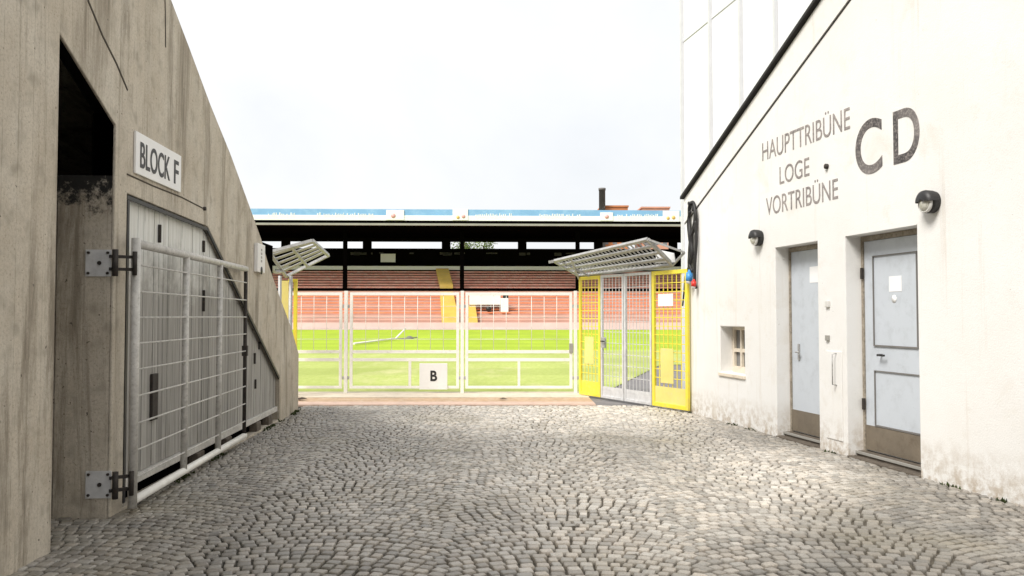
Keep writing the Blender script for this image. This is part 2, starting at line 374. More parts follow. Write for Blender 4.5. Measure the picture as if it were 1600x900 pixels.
# setts laid in segmental arcs, every stone its own rounded block in the one paved surface
def setts():
    W, ROW, SAG = 1.62, .092, .25
    V, Fc, cols = [], [], []
    def lw(y): return gl0.x + (y - gl0.y) * (gl1.x - gl0.x) / (gl1.y - gl0.y)
    def rw(y): return gr0.x + (y - gr0.y) * (gr1.x - gr0.x) / (gr1.y - gr0.y)
    rnd = random.random
    for ci in range(-5, 5):
        xc = ci * W + .35
        r0 = int((2.2) / ROW) - 4
        for r in range(r0, int(YK0 / ROW) + 4):
            yb = r * ROW + (.05 if ci % 2 else 0)
            n = 16; s = -W / 2 + (rnd() - .5) * .05 - .03
            while s < W / 2 - .02:
                w = .088 * (.80 + .42 * rnd()); sm = s + w / 2
                k = 2 * sm / W
                y = yb + SAG * (1 - k * k) - SAG; x = xc + sm
                sl = -4 * SAG * sm / W / W * 2 / 2 * 1.0
                sl = -2 * SAG * k * 2 / W
                ca = 1 / math.sqrt(1 + sl * sl)
                s += w * ca + .002
                lim_l = lw(y) - .05 if y > gl0.y - .02 else -5
                if y > YK0 - .055 or y < 2.2 or x < lim_l or x > rw(y) + .3: continue
                jx = mnoise.noise(Vector((x * 1.3, y * 1.3, 1))) * .03
                jy = mnoise.noise(Vector((x * 1.3, y * 1.3, 5))) * .03
                ang = math.atan(sl) + (rnd() - .5) * .16
                hw = w / 2 - .005 - rnd() * .004; hd = ROW * ca / 2 - .0065 - rnd() * .004
                zt = (rnd() - .5) * .007 + mnoise.noise(Vector((x * .8, y * .8, 9))) * .010
                tx, ty = (rnd() - .5) * .06, (rnd() - .5) * .06
                c, sn = math.cos(ang), math.sin(ang)
                b = len(V); N = 8
                e = .76 + rnd() * .18
                ring = [(1, e), (e, 1), (-e, 1), (-1, e), (-1, -e), (-e, -1), (e, -1), (1, -e)]
                ring = [(p * (1 + (rnd() - .5) * .14), q * (1 + (rnd() - .5) * .14)) for p, q in ring]
                for sc_, z in ((1.0, -.034), (1.0, -.015), (.955, -.004), (.88, -.0006), (.5, 0.0)):
                    for p, q in ring:
                        lx, ly = p * hw * sc_, q * hd * sc_
                        V.append((x + jx + lx * c - ly * sn, y + jy + lx * sn + ly * c, z + zt + tx * lx + ty * ly))
                for L in range(4):
                    for i in range(N):
                        Fc.append((b+L*N+i, b+L*N+(i+1) % N, b+(L+1)*N+(i+1) % N, b+(L+1)*N+i))
                Fc.append(tuple(b + 4*N + i for i in range(N)))
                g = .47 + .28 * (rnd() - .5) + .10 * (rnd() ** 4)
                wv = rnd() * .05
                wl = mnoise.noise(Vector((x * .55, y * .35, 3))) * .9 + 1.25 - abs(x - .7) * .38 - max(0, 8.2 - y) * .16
                g *= .58 + .70 * min(1, max(0, wl))                 # yard light painted into the stones: pale middle, shaded sides and foreground
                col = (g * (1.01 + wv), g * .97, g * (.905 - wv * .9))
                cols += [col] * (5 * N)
    me = bpy.data.meshes.new('cobblestones'); me.from_pydata(V, [], Fc); me.update()
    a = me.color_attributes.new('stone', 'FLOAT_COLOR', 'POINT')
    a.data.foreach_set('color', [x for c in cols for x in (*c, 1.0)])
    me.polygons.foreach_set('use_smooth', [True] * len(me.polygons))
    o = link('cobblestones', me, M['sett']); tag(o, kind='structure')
setts()

# ================================================================ LEFT: concrete side of the stand
lw = empty('concrete_stand', LF.w(0, 0), LF.rot)
tag(lw, 'tall sloping raw concrete end wall of the stand with board marks and dark streaks', 'stand wall')
edge_px = [(268, 0), (296.7, 75.6), (328.8, 162.6), (361, 242), (393, 330), (408, 372), (420, 414), (436, 460), (456, 514), (464, 543)]
edge = [LF.m(*p) for p in edge_px]
end_x = LF.m(466, 641)[0]
sx = (edge[0][1] - edge[4][1]) / (edge[0][0] - edge[4][0])           # rake of the stand
XN = -18.0  # stand lengthened unseen behind the camera to shade the yard
XO = LF.m(86, 500)[0]
ZTOP = 11.0
xt = edge[0][0] + (ZTOP - edge[0][1]) / sx
oc = LF.m(170.5, 190); oc = (0.0, oc[1]); o2 = LF.m(126, 105); so = (o2[1] - oc[1]) / (o2[0] - oc[0])
low_n = (XO, oc[1] + so * XO)
outline = [(0, -.1), oc, low_n, (XO, -.1), (XN, -.1), (XN, ZTOP), (xt, ZTOP)] + edge + [(end_x, edge[-1][1] - .1), (end_x, -.1)]
dp = [LF.m(199, 302), LF.m(325, 354), LF.m(437, 588)]
dbot = .02
door_hole = [dp[0], dp[1], dp[2], (dp[2][0], dbot), (dp[0][0], dbot)]
zj = LF.m(150, 262)[1]
plate('wall', outline, [door_hole], 0, .024, M['concrete'], lw, bevel=.008)
XC = .62; up = .5
plate('wall_core', [(0.002, -.1), (0.002, zj), (XC, zj), (XC, oc[1] + so * XC + up), (XO - .002, low_n[1] + up), (XO - .002, -.1), (XN, -.1), (XN, ZTOP), (xt, ZTOP)] + edge + [(end_x, edge[-1][1] - .1), (end_x, -.1)], [door_hole], .0245, .42, concrete_mat('black_topped_jamb_concrete', zj), lw)
MB().box(XC - .05, XC - .002, .026, .42, zj + .002, oc[1] + so * XC + up).build('added_black_box', M['deepblack'], lw)  # black box added so the void reads dark
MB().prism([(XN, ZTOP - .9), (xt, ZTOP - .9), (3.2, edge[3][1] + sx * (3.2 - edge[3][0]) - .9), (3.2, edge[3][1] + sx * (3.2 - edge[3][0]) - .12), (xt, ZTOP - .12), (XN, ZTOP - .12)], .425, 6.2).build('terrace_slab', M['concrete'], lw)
MB().box(.003, .40, .425, 3.0, -.1, zj).build('passage_wall', concrete_mat('black_topped_concrete', zj), lw, bevel=.02)
MB().box(XN, 3.2, 6.21, 6.4, -.1, ZTOP).build('back_wall', M['deepblack'], lw)  # unseen black wall added to keep the passage dark
MB().box(3.0, 3.2, .425, 6.2, -.1, 3.2).build('added_cross_wall', M['deepblack'], lw)
MB().box(XO - 1.2, XO - .003, .425, 6.2, -.1, zj).build('bounce_pier', M['plaster'], lw)  # unseen pier face made white to bounce light onto the jamb
MB().box(XO - 1.2, XO - .003, .425, 6.2, zj + .003, ZTOP - .9).build('added_upper_pier', M['deepblack'], lw)
# construction joints that show as dark lines
def jline(pts, w):
    j = MB()
    for p, q in zip(pts, pts[1:]):
        a, b = LF.m(*p), LF.m(*q); d = Vector((b[0]-a[0], 0, b[1]-a[1])).normalized(); n = Vector((-d.z, 0, d.x)) * w / 2
        A, B = Vector((a[0], 0, a[1])), Vector((b[0], 0, b[1]))
        vs = [A+n, A-n, B-n, B+n]; j.add([v + Vector((0, -.004, 0)) for v in vs] + [v + Vector((0, .01, 0)) for v in vs],
              [(0,1,2,3),(0,4,5,1),(1,5,6,2),(2,6,7,3),(3,7,4,0)])
    j.build('construction_joint', M['joint'], lw)
jline([(137, 0), (160, 56), (182, 100), (199, 141)], .018)
jline([(198, 272), (240, 291), (283, 308), (318, 326)], .012)
jline([(257, -20), (258, 20), (258.5, 74)], .016)
rs = MB()                                              # rusty bolt head at the end of the joint
a = LF.m(318, 326); rs.lathe((a[0], 0, a[1]), (0, -1, 0), [(-.01, .02), (.025, .02), (.025, 0.001)], 8)
rs.build('bolt', M['iron'], lw)

# boarded doors under the rake
bd = empty('board_door', LF.w(dp[0][0], .055), LF.rot)
tag(bd, 'grey vertical board doors with a slanted top corner behind the open metal gate', 'door')
ox = dp[0][0]
zb = LF.m(437, 634)[1]
def top_at(x):
    if x <= dp[1][0]: return dp[0][1] + (dp[1][1] - dp[0][1]) * (x - dp[0][0]) / (dp[1][0] - dp[0][0])
    return dp[1][1] + (dp[2][1] - dp[1][1]) * (x - dp[1][0]) / (dp[2][0] - dp[1][0])
splits = [dp[0][0] + .01, LF.m(250, 500)[0], LF.m(320, 500)[0], LF.m(390, 600)[0], dp[2][0] - .012]
for i in range(4):
    x = splits[i] + .006; xe = splits[i + 1] - .006; b = MB(); n = max(3, int((xe - x) / .105)); w = (xe - x) / n
    for k in range(n):
        x0, x1 = x + k * w + .003, x + (k + 1) * w - .003
        dy = random.random() * .006
        pts = [(x0 - ox, zb)] + [(x1 - ox, zb), (x1 - ox, top_at(x1) - .02)]
        if x0 < dp[1][0] < x1: pts.append((dp[1][0] - ox, dp[1][1] - .02))
        pts.append((x0 - ox, top_at(x0) - .02))
        if min(p[1] for p in pts[2:]) < zb + .05: continue
        b.prism(pts, dy, .035 + dy)
    b.build('board_panel', M['boards'], bd)
b = MB(); b.box(0.0, dp[2][0] - ox - .01, -.03, .03, zb - .075, zb - .004); b.build('bottom_rail', M['gatepaint'], bd, bevel=.004)
b = MB()
for p, q in ((dp[0], dp[1]), (dp[1], dp[2])):
    b.beam((p[0] - ox + .004, -.045, p[1] - .028), (q[0] - ox - .004, -.045, q[1] - .028), .02, .030, up=(0, 0, 1))
b.beam((.02, -.045, dp[0][1] - .05), (.02, -.045, .05), .03, .04); b.build('door_frame', M['black'], bd)
MB().box(-.0, dp[2][0] - ox, .06, .30, -.1, dp[0][1] + .05).build('shade_backing', M['deepblack'], bd)
for (px, py, h) in ((248, 365, .16), (317, 385, .12), (317, 470, .22), (397, 560, .14), (404, 540, .10), (398, 600, .12), (239, 620, .30)):
    a = LF.m(px, py, .055); b = MB(); w = .02
    if px == 239: w = .13; h = .40
    b.box(a[0]-ox-w/2, a[0]-ox+w/2, -.022, .004, a[1]-h/2, a[1]+h/2); b.build('door_hinge' if px != 239 else 'lock_box', M['iron'], bd, bevel=.004)
for px in (300, 345, 393, 412, 430):
    a = LF.m(px, 690, .1)[0] - ox; MB().box(a - .11, a + .11, -.05, .05, -.05, zb - .08).build('plinth_brick', M['step'], bd, bevel=.01)

# BLOCK F sign
c = [LF.m(*p) for p in ((209, 204), (279.5, 244), (279, 302), (207.5, 269))]
x0, x1 = (c[0][0] + c[3][0]) / 2, (c[1][0] + c[2][0]) / 2; z1, z0 = (c[0][1] + c[1][1]) / 2, (c[2][1] + c[3][1]) / 2
s = empty('block_sign', LF.w(x0, 0, z0), LF.rot); tag(s, 'white enamel sign reading BLOCK F on the concrete wall', 'sign')
MB().box(0, x1 - x0, -.022, -.002, 0, z1 - z0).build('sign_plate', M['sign'], s, bevel=.004)
la = LF.m(214, 219.5); lb = LF.m(214, 260); lc = LF.m(261, 240); ld = LF.m(275.5, 254); le = LF.m(269, 282)
H = z1 - z0; zz0, zz1 = H * .17, H * .80
W = x1 - x0
lettering('sign_lettering', 'BLOCK', W * .08, W * .72, zz0, zz1, -.0225, M['black'], s, fat=.012)
lettering('sign_lettering', 'F', W * .82, W * .93, zz0, zz1, -.0225, M['black'], s, fat=.012)
# small white plate near the low end
a0, a1 = LF.m(397, 372), LF.m(408, 427)
s = empty('wall_plate', LF.w(a0[0], 0, a1[1]), LF.rot); tag(s, 'narrow upright white plate high on the low end of the concrete wall', 'sign')
ws, hs = a1[0] - a0[0], a0[1] - a1[1] - .06
MB().box(0, ws, -.05, -.002, 0, hs).build('plate_body', M['sign'], s, bevel=.006)
b = MB()
for k in range(4): MB().box(ws*.42, ws*.55, -.0535, -.049, hs*(.36+.13*k), hs*(.44+.13*k)).build('faded_mark', M['gutter'], s)
b = MB(); b.lathe((ws*.5, -.049, hs*.07), (0, -1, 0), [(0, .05), (.006, .05), (.006, .001)], 12); b.build('screw', M['black'], s)

# swing gate folded back against the concrete
gz1 = LF.m(211, 378, -.13)[1]; gz0 = LF.m(212, 786, -.13)[1]
hx = LF.m(211, 500, -.13)[0]; fx = LF.m(384, 500, -.07)[0]
hp, fp = LF.w(hx, -.13), LF.w(fx, -.07)
gf = Frame(hp, fp - hp); GL = (fp - hp).length
g = empty('mesh_gate', hp, gf.rot); tag(g, 'grey tubular gate with wire bars folded open against the concrete wall', 'gate')
MB().tube([(0, 0, gz0 - .02), (0, 0, gz1 + .03)], .034, 14).build('hinge_stile', M['gatepaint'], g)
MB().tube([(.02, 0, gz1 - .01), (GL, 0, gz1 - .01)], .033, 14).build('top_rail', M['gatepaint'], g)
MB().tube([(.02, 0, gz0 + .03), (GL, 0, gz0 + .03)], .033, 14).build('bottom_rail', M['white'], g)
MB().tube([(GL - .02, 0, gz0 + .03), (GL - .02, 0, gz1 - .01)], .022, 10).build('lock_stile', M['iron'], g)
for px in (290, 343):
    d = gf.m(px, 500)[0]; MB().tube([(d, 0, gz0 + .03), (d, 0, gz1 - .01)], .030, 12).build('upright', M['gatepaint'], g)
for py in (414.7, 456, 496, 536, 576, 617, 659, 700, 741):
    z = gf.m(219, py)[1]; MB().tube([(.02, -.012, z), (GL - .02, -.012, z)], .0075, 6).build('cross_wire', M['gatepaint'], g)
for py in (411, 757):                                    # hinge plates bolted to the jamb, pins to the stile
    jf = Frame(LF.w(0, 0), LF.y * -1)                    # jamb face seen from the camera
    A, B = jf.m(135, py - 21), jf.m(174, py + 21)
    hw = empty('x'); bpy.data.objects.remove(hw)
    b = MB(); P = lambda u, n, z: (jf.w(u, n, z) - gf.o)
    def loc(v): v = v - gf.o; return (v.dot(gf.x), v.dot(gf.y), v.z)
    vs = [loc(jf.w(u, n, z)) for n in (-.012, -.001) for u, z in ((A[0], B[1]), (B[0], B[1]), (B[0], A[1]), (A[0], A[1]))]
    b.add(vs, [(0,1,2,3),(4,7,6,5),(0,4,5,1),(1,5,6,2),(2,6,7,3),(3,7,4,0)])
    hg = b.build('hinge_plate', M['palegalv'], g)
    for u in (.12, .88):
        for w in (.12, .88):
            q = jf.w(A[0] + (B[0]-A[0])*u, -.012, B[1] + (A[1]-B[1])*w); q2 = q - jf.y * .012
            MB().tube([loc(q), loc(q2)], .011, 6).build('bolt', M['iron'], hg)
    q = jf.w(A[0] + (B[0]-A[0])*.55, -.012, (A[1]+B[1])/2); MB().tube([loc(q), loc(q - jf.y * .008)], .016, 8).build('bolt', M['iron'], hg)
    zc = (A[1] + B[1]) / 2; b = MB()
    for dz in (-.045, .05):
        p0 = loc(jf.w(B[0] - .01, -.02, zc + dz)); b.beam(p0, (-.005, 0, zc + dz), .035, .022)
    m0 = loc(jf.w(B[0] + .045, -.045, zc)); b.tube([(m0[0], m0[1], zc - .10), (m0[0], m0[1], zc + .10)], .022, 10)
    b.tube([(-.05, -.01, zc - .09), (-.05, -.01, zc + .09)], .018, 10)
    b.build('hinge_knuckle', M['iron'], g)
d = gf.m(383, 548); b = MB(); b.box(GL - .05, GL + .01, -.03, .03, d[1] - .06, d[1] + .06); b.build('latch', M['iron'], g)

# ================================================================ RIGHT: white building
rb = empty('white_building', RF.w(0, 0), RF.rot)
tag(rb, 'white plastered building with sloping roof edge, two pale blue doors and painted stand names', 'building')
e0, e1 = RF.m(1069, 308), RF.m(1280, 0); sr = (e1[1] - e0[1]) / (e1[0] - e0[0])
XE = 22.0  # building also lengthened unseen past the camera for its shading
ZCAP = 9.0
def roofz(x): return e0[1] + sr * (x - e0[0])
f0, f1 = RF.m(1090, 325), RF.m(1330, 0); sf = (f1[1] - f0[1]) / (f1[0] - f0[0])
def bandz(x): return f0[1] + sf * (x - f0[0])
ZD = RF.m(1434, 351)[1]
D1 = (RF.m(1213, 600)[0], RF.m(1279.5, 600)[0]); D2 = (RF.m(1323.5, 600)[0], RF.m(1436, 600)[0])
wq = [RF.m(*p) for p in ((1125, 509), (1163, 512), (1163, 585), (1125, 583))]
WX0, WX1, WZ0, WZ1 = wq[0][0], wq[1][0], (wq[2][1] + wq[3][1]) / 2, (wq[0][1] + wq[1][1]) / 2
holes = [[(a, .0), (b_, .0), (b_, ZD), (a, ZD)] for a, b_ in (D1, D2)] + [[(WX0, WZ0), (WX1, WZ0), (WX1, WZ1), (WX0, WZ1)]]
xcap = (ZCAP - roofz(0)) / sr
plate('wall', [(0, -.1), (XE, -.1), (XE, ZCAP - .03), (xcap, ZCAP - .03), (0, roofz(0) - .03)], holes, 0, .30, M['plaster'], rb, bevel=.012)
MB().box(0, .3, .302, 1.0, -.1, roofz(0) - .03).build('end_wall', M['plaster'], rb)
MB().prism([(-.06, roofz(-.06) - .06), (xcap, roofz(xcap) - .06), (xcap, bandz(xcap) + .02), (-.06, bandz(-.06) + .02)], -.02, -.001).build('verge_band', M['plaster'], rb)
MB().prism([(-.09, roofz(-.09) - .040), (xcap, roofz(xcap) - .040), (xcap, roofz(xcap) + .002), (-.09, roofz(-.09) + .002)], -.075, 1.02).build('roof', M['tar'], rb)
MB().prism([(-.06, bandz(-.06) + .012), (xcap, bandz(xcap) + .012), (xcap, bandz(xcap) + .002), (-.06, bandz(-.06) + .002)], -.008, -.001).build('band_shadow_strip', M['tar'], rb)  # dark strip painted in for the shadow gap below the band
for q in ((D1[0], D1[1], 0, ZD + .1), (D2[0], D2[1], 0, ZD + .1), (WX0, WX1, WZ0 - .1, WZ1 + .1)): MB().box(q[0] - .05, q[1] + .05, .31, .36, q[2], q[3]).build('shade_lining', M['deepblack'], rb)
# lettering
def txt(body, px_tl, px_bl, px_tr, px_br, fat=0.0):
    a, b, c, d = RF.m(*px_tl), RF.m(*px_bl), RF.m(*px_tr), RF.m(*px_br)
    lettering('wall_lettering', body, (a[0] + b[0]) / 2, (c[0] + d[0]) / 2, (b[1] + d[1]) / 2, (a[1] + c[1]) / 2 + (.075 if 'Ü' in body else 0), -.0006, M['letter'] if fat else M['thinletter'], rb, fat)
txt('HAUPTTRIBÜNE', (1190.5, 225.6), (1192, 251), (1327.5, 171), (1329, 202))
txt('LOGE', (1217.5, 260.5), (1219, 287.5), (1264, 246), (1265.5, 275))
txt('VORTRIBÜNE', (1195.5, 314), (1199, 337), (1308.7, 280.6), (1310.4, 310))
txt('C', (1337, 193), (1337, 280), (1378.5, 180), (1378.5, 265), .013)
txt('D', (1396, 171.5), (1396, 258.5), (1437, 164), (1437, 246), .013)
b = MB(); a = RF.m(1293, 260); b.lathe((a[0], 0, a[1]), (0, -1, 0), [(-.02, .03), (.03, .03), (.03, .001)], 8); b.build('wall_plug', M['iron'], rb)

def door(D, name_paper, panels):
    RE = .20
    zk = .07
    d = MB(); d.box(D[0] + .035, D[1] - .02, RE, RE + .05, zk, ZD - .06); dl = d.build('door', M['door'], rb, bevel=.004)
    fr = MB(); fr.box(D[0] + .001, D[0] + .034, RE - .015, RE + .06, .01, ZD - .004).box(D[1] - .02, D[1] - .001, RE - .015, RE + .06, .01, ZD - .004).box(D[0] + .034, D[1] - .02, RE - .012, RE + .06, ZD - .058, ZD - .004)
    fr.build('frame', M['doorframe'], dl)
    k = MB(); k.box(D[0] + .04, D[1] - .03, RE - .008, RE - .0005, zk + .01, zk + .27); k.build('kick_plate', M['kick'], dl)
    st = MB(); st.box(D[0] + .004, D[1] - .004, .10, RE + .05, -.05, zk - .008).box(D[0] - .01, D[1] + .01, -.012, .0995, -.05, .012); st.build('step', M['step'], dl, bevel=.008)
    MB().box(D[0] + .004, D[1] - .004, .085, .0985, zk - .035, zk - .006).build('threshold_strip', M['gutter'], dl, bevel=.003)
    return dl
dl1 = door(D1, None, False); dl2 = door(D2, None, True)
for (q0, q1) in (((1363, 400), (1434.5, 545)), ((1366, 578.5), (1440, 681))):
    a, b_ = RF.m(*q0, .19), RF.m(*q1, .19); x0, x1, z1, z0 = a[0], min(b_[0], D2[1] - .05), a[1], b_[1]
    b = MB(); t = .010
    b.box(x0, x1, .186, .1995, z1 - t, z1).box(x0, x1, .186, .1995, z0, z0 + t*1.6).box(x0, x0 + t, .186, .1995, z0 + t*1.6, z1 - t).box(x1 - t, x1, .186, .1995, z0 + t*1.6, z1 - t)
    b.build('moulding', M['chimney'], dl2)
a = RF.m(1380, 555, .19); b = MB()
b.tube([(a[0] - .03, .20, a[1]), (a[0] - .03, .14, a[1])], .012, 8).tube([(a[0] - .03, .145, a[1]), (a[0] + .08, .145, a[1])], .011, 8); b.build('handle', M['black'], dl2)
a = RF.m(1246.5, 550, .19); b = MB(); b.tube([(a[0] + .02, .20, a[1]), (a[0] + .02, .15, a[1]), (a[0] + .10, .15, a[1])], .010, 8).box(a[0], a[0] + .04, .188, .1995, a[1] - .1, a[1] + .1); b.build('handle', M['galv'], dl1)
for z in (.5, 1.9): MB().box(D2[0] + .02, D2[0] + .05, .16, .183, z, z + .12).build('door_hinge', M['iron'], dl2)
# papers on the doors
def paper(px0, py0, px1, py1, label, rnd=False):
    a, b_ = RF.m(px0, py0, .198), RF.m(px1, py1, .198); cx_, cz = (a[0] + b_[0]) / 2, (a[1] + b_[1]) / 2
    m = MB(); w, h = abs(b_[0] - a[0]) / 2, abs(a[1] - b_[1]) / 2
    if rnd: m.lathe((0, 0, 0), (0, -1, 0), [(0, h), (.0015, h), (.0015, .0005)], 20)
    else: m.box(-w, w, -.0015, 0, -h, h)
    o = m.build('sticker' if rnd else 'paper_notice', M['paper']); o.location = RF.w(cx_, .1985, cz); o.rotation_euler = (0, 0, RF.rot)
    tag(o, label, 'sticker' if rnd else 'notice')
paper(1389, 432, 1409, 455, 'white paper notice taped to the upper panel of the nearer blue door')
paper(1391, 461, 1403, 473, 'small round white sticker under the paper notice on the nearer blue door', True)
paper(1265, 417, 1280, 441, 'white paper notice on the narrow farther blue door')
# barred window
wn = MB(); Y = .19; t = .022
W3 = WX1 - WX0
wn.box(WX0 + .002, WX0 + .05, Y, Y + .04, WZ0 + .002, WZ1 - .002).box(WX1 - .05, WX1 - .002, Y, Y + .04, WZ0 + .002, WZ1 - .002)
wn.box(WX0 + .05, WX1 - .05, Y, Y + .04, WZ0 + .002, WZ0 + .09).box(WX0 + .05, WX1 - .05, Y, Y + .04, WZ1 - .05, WZ1 - .002)
for k in (.36, .68): wn.box(WX0 + W3*k - t, WX0 + W3*k + t, Y - .004, Y + .036, WZ0 + .09, WZ1 - .05)
zm = (WZ0 + WZ1) / 2 - .01
for a_, b_ in ((.05/W3, .36), (.36, .68), (.68, 1 - .05/W3)):
    wn.box(WX0 + W3*a_ + (t if a_ > .2 else 0) + .001, WX0 + W3*b_ - (t if b_ < .8 else 0) - .001, Y, Y + .034, zm - .025, zm + .025)
wf = wn.build('window', M['cream'], rb)
MB().box(WX0 + .03, WX1 - .03, Y + .045, Y + .055, WZ0 + .03, WZ1 - .03).build('pane', M['glass'], wf)
MB().box(WX0 - .03, WX1 + .03, -.025, Y - .006, WZ0 - .05, WZ0 - .004).build('sill', M['cream'], wf, bevel=.006)
# meter hatch, bar handle, small boxes between the doors
a, b_ = RF.m(1291, 548), RF.m(1318, 690); b = MB(); x0, x1, z1, z0 = a[0], b_[0], a[1], b_[1]
b.box(x0, x1, -.010, -.001, z0, z1); ht = b.build('wall_hatch', M['plaster'], rb, bevel=.003)
a, b_ = RF.m(1308, 552), RF.m(1308, 602); b = MB()
b.tube([(a[0], -.005, a[1]), (a[0], -.06, a[1] - .01), (a[0], -.06, b_[1] + .01), (a[0], -.005, b_[1])], .007, 8); b.build('handle', M['galv'], ht)
for py, sz in ((475, .035), (528, .03)):
    a = RF.m(1294.5, py); b = MB(); b.box(a[0] - sz, a[0] + sz, -.028, -.001, a[1] - sz, a[1] + sz); b.build('socket_box', M['lampring'] if py < 500 else M['gutter'], rb, bevel=.005)

# two round hooded lamps
def wall_lamp(px, py, label):
    x, z = RF.m(px, py); o = empty('wall_lamp', RF.w(x, 0, z), RF.rot); tag(o, label, 'lamp', 'round lamps on the white wall')
    R = .104
    MB().lathe((0, 0, 0), (0, -1, 0), [(.001, R*.95), (.05, R), (.075, R*.96), (.075, .001)], 28).build('lamp_base', M['black'], o)
    MB().lathe((0, 0, -.012), (0, -1, 0), [(.070, R*.82), (.098, R*.84), (.104, R*.74), (.090, R*.70)], 28).build('rim', M['lampring'], o)
    MB().lathe((0, 0, -.012), (0, -1, 0), [(.078, R*.72), (.105, R*.64), (.122, R*.4), (.128, .001)], 24).build('lamp_glass', M['lampglass'], o)
    MB().lathe((0, 0, 0), (0, -1, 0), [(.03, R*1.02), (.09, R*1.05), (.118, R*.97), (.136, R*.68), (.142, R*.2)], 24, 0, math.pi, up=(1, 0, 0)).build('hood', M['black'], o)
    return o
l1 = wall_lamp(1188, 372, 'small round lamp with black hood beside the farther blue door')
l2 = wall_lamp(1459, 316, 'round lamp with black hood above the nearer blue door')

# cables hanging at the far corner
cb = MB()
def cpts(px, off=-.05, wob=.01): return [RF.w(*(lambda q: (q[0], off + random.uniform(-wob, wob), q[1]))(RF.m(x, y, off))) for x, y in px]
def smooth(P, n=6):
    out = []
    for i in range(len(P) - 1):
        p0, p1, p2, p3 = P[max(i-1, 0)], P[i], P[i+1], P[min(i+2, len(P)-1)]
        for k in range(n):
            t = k / n; out.append(.5*((2*p1) + (p2-p0)*t + (2*p0-5*p1+4*p2-p3)*t*t + (3*p1-p0-3*p2+p3)*t**3))
    return out + [P[-1]]
paths = [[(1083, 330), (1082, 316), (1077, 322), (1076, 345), (1079, 368), (1077, 395), (1076, 428)],
         [(1086, 326), (1085, 345), (1081, 366), (1080, 390), (1077, 415), (1079, 428)],
         [(1084, 318), (1087, 335), (1086, 352), (1080, 372), (1082, 398), (1076, 420)],
         [(1078, 330), (1075, 348), (1078, 372), (1081, 395), (1078, 412), (1082, 424)],
         [(1087, 345), (1088, 375), (1087, 410), (1086, 440), (1088, 450)],
         [(1077, 415), (1071, 430), (1069, 455), (1066, 478)]]
for P in paths: cb.tube(smooth(cpts(P)), .025 if P is not paths[-1] else .013, 7)
a = RF.m(1083, 318, -.04); q = RF.w(a[0], -.02, a[1]); q2 = RF.w(a[0], -.12, a[1]); cb.tube([q, q2], .03, 8)
o = cb.build('cable_bundle', M['rubber']); tag(o, 'bundle of black cables hanging at the far corner of the white wall', 'cables')
def plug(px, py, m, label, rad, ln):
    a = RF.m(px, py, -.08); o = empty('power_plug', RF.w(a[0], -.08, a[1]), RF.rot); tag(o, label, 'plug', 'plugs on the hanging cables')
    MB().lathe((0, 0, 0), (.25, -.2, -1), [(-ln, rad*.45), (-ln*.6, rad*.6), (-ln*.5, rad), (ln*.7, rad), (ln*.7, .001)], 14).build('plug_body', m, o)
    MB().lathe((0, 0, 0), (.25, -.2, -1), [(ln*.7, rad*.8), (ln*1.05, rad*.78), (ln*1.05, .001)], 14).build('plug_collar', M['lampring'], o)
plug(1077, 432, M['blueplug'], 'blue plug hanging from the black cables at the wall corner', .055, .11)
plug(1084, 443, M['redplug'], 'red plug hanging from the black cables below the blue one', .04, .07)

# moss and dirt along the wall foot
ms = MB()
for i in range(150):
    x = random.random() ** 1.1 * 7.6
    if D1[0] - .02 < x < D1[1] + .02 or D2[0] - .02 < x < D2[1] + .02: continue
    dens = mnoise.noise(Vector((x * 2.1, 3, 0)))
    if dens < .12: continue
    p = RF.w(x, -.01 - random.random() * .05, .0)
    for k in range(4):
        a = random.random() * 6.28; r = .008 + random.random() * .014; h = .010 + random.random() * .025
        c_ = p + Vector((random.uniform(-.03, .03), random.uniform(-.03, .03), 0))
        ms.add([c_ + Vector((math.cos(a)*r, math.sin(a)*r, -.01)), c_ - Vector((math.cos(a)*r, math.sin(a)*r, .01)), c_ + Vector((random.uniform(-.02, .02), random.uniform(-.02, .02), h))], [(0, 1, 2)])
for i in range(500):
    x = random.random() * 7.2
    if mnoise.noise(Vector((x * 1.7, 8, 0))) < .05: continue
    p = LF.w(x, -.01 - random.random() * .06, .0); a = random.random() * 6.28; r = .012 + random.random() * .02
    ms.add([p + Vector((math.cos(a)*r, math.sin(a)*r, -.01)), p - Vector((math.cos(a)*r, math.sin(a)*r, .01)), p + Vector((random.uniform(-.02, .02), random.uniform(-.02, .02), .015 + random.random()*.03))], [(0, 1, 2)])
tag(ms.build('moss', M['moss']), 'dark moss and weeds along the foot of the walls', 'moss', kind='stuff')

# tall pale panelled screen behind the white building
TF = Frame(RF.w(0, 1.25), RF.x)
ts = empty('panel_screen', TF.o, TF.rot); tag(ts, 'tall milky white panelled screen wall rising behind the white building', 'screen wall')
tx0 = TF.m(1067, 200)[0]; tx1 = 9.0
MB().box(tx0, tx1, 0, .12, -.1, 11.0).build('wall_panel', M['panel'], ts)
for px in (1067.5, 1112, 1160, 1215, 1278):
    x = TF.m(px, 100)[0]; MB().box(x - .03, x + .03, -.06, -.002, -.1, 11.0).build('mullion', M['mullion'], ts)
zt = TF.m(1068, 65)[1]; MB().box(tx0, tx1, -.012, -.003, zt - .012, zt + .012).build('transom', M['mullion'], ts)

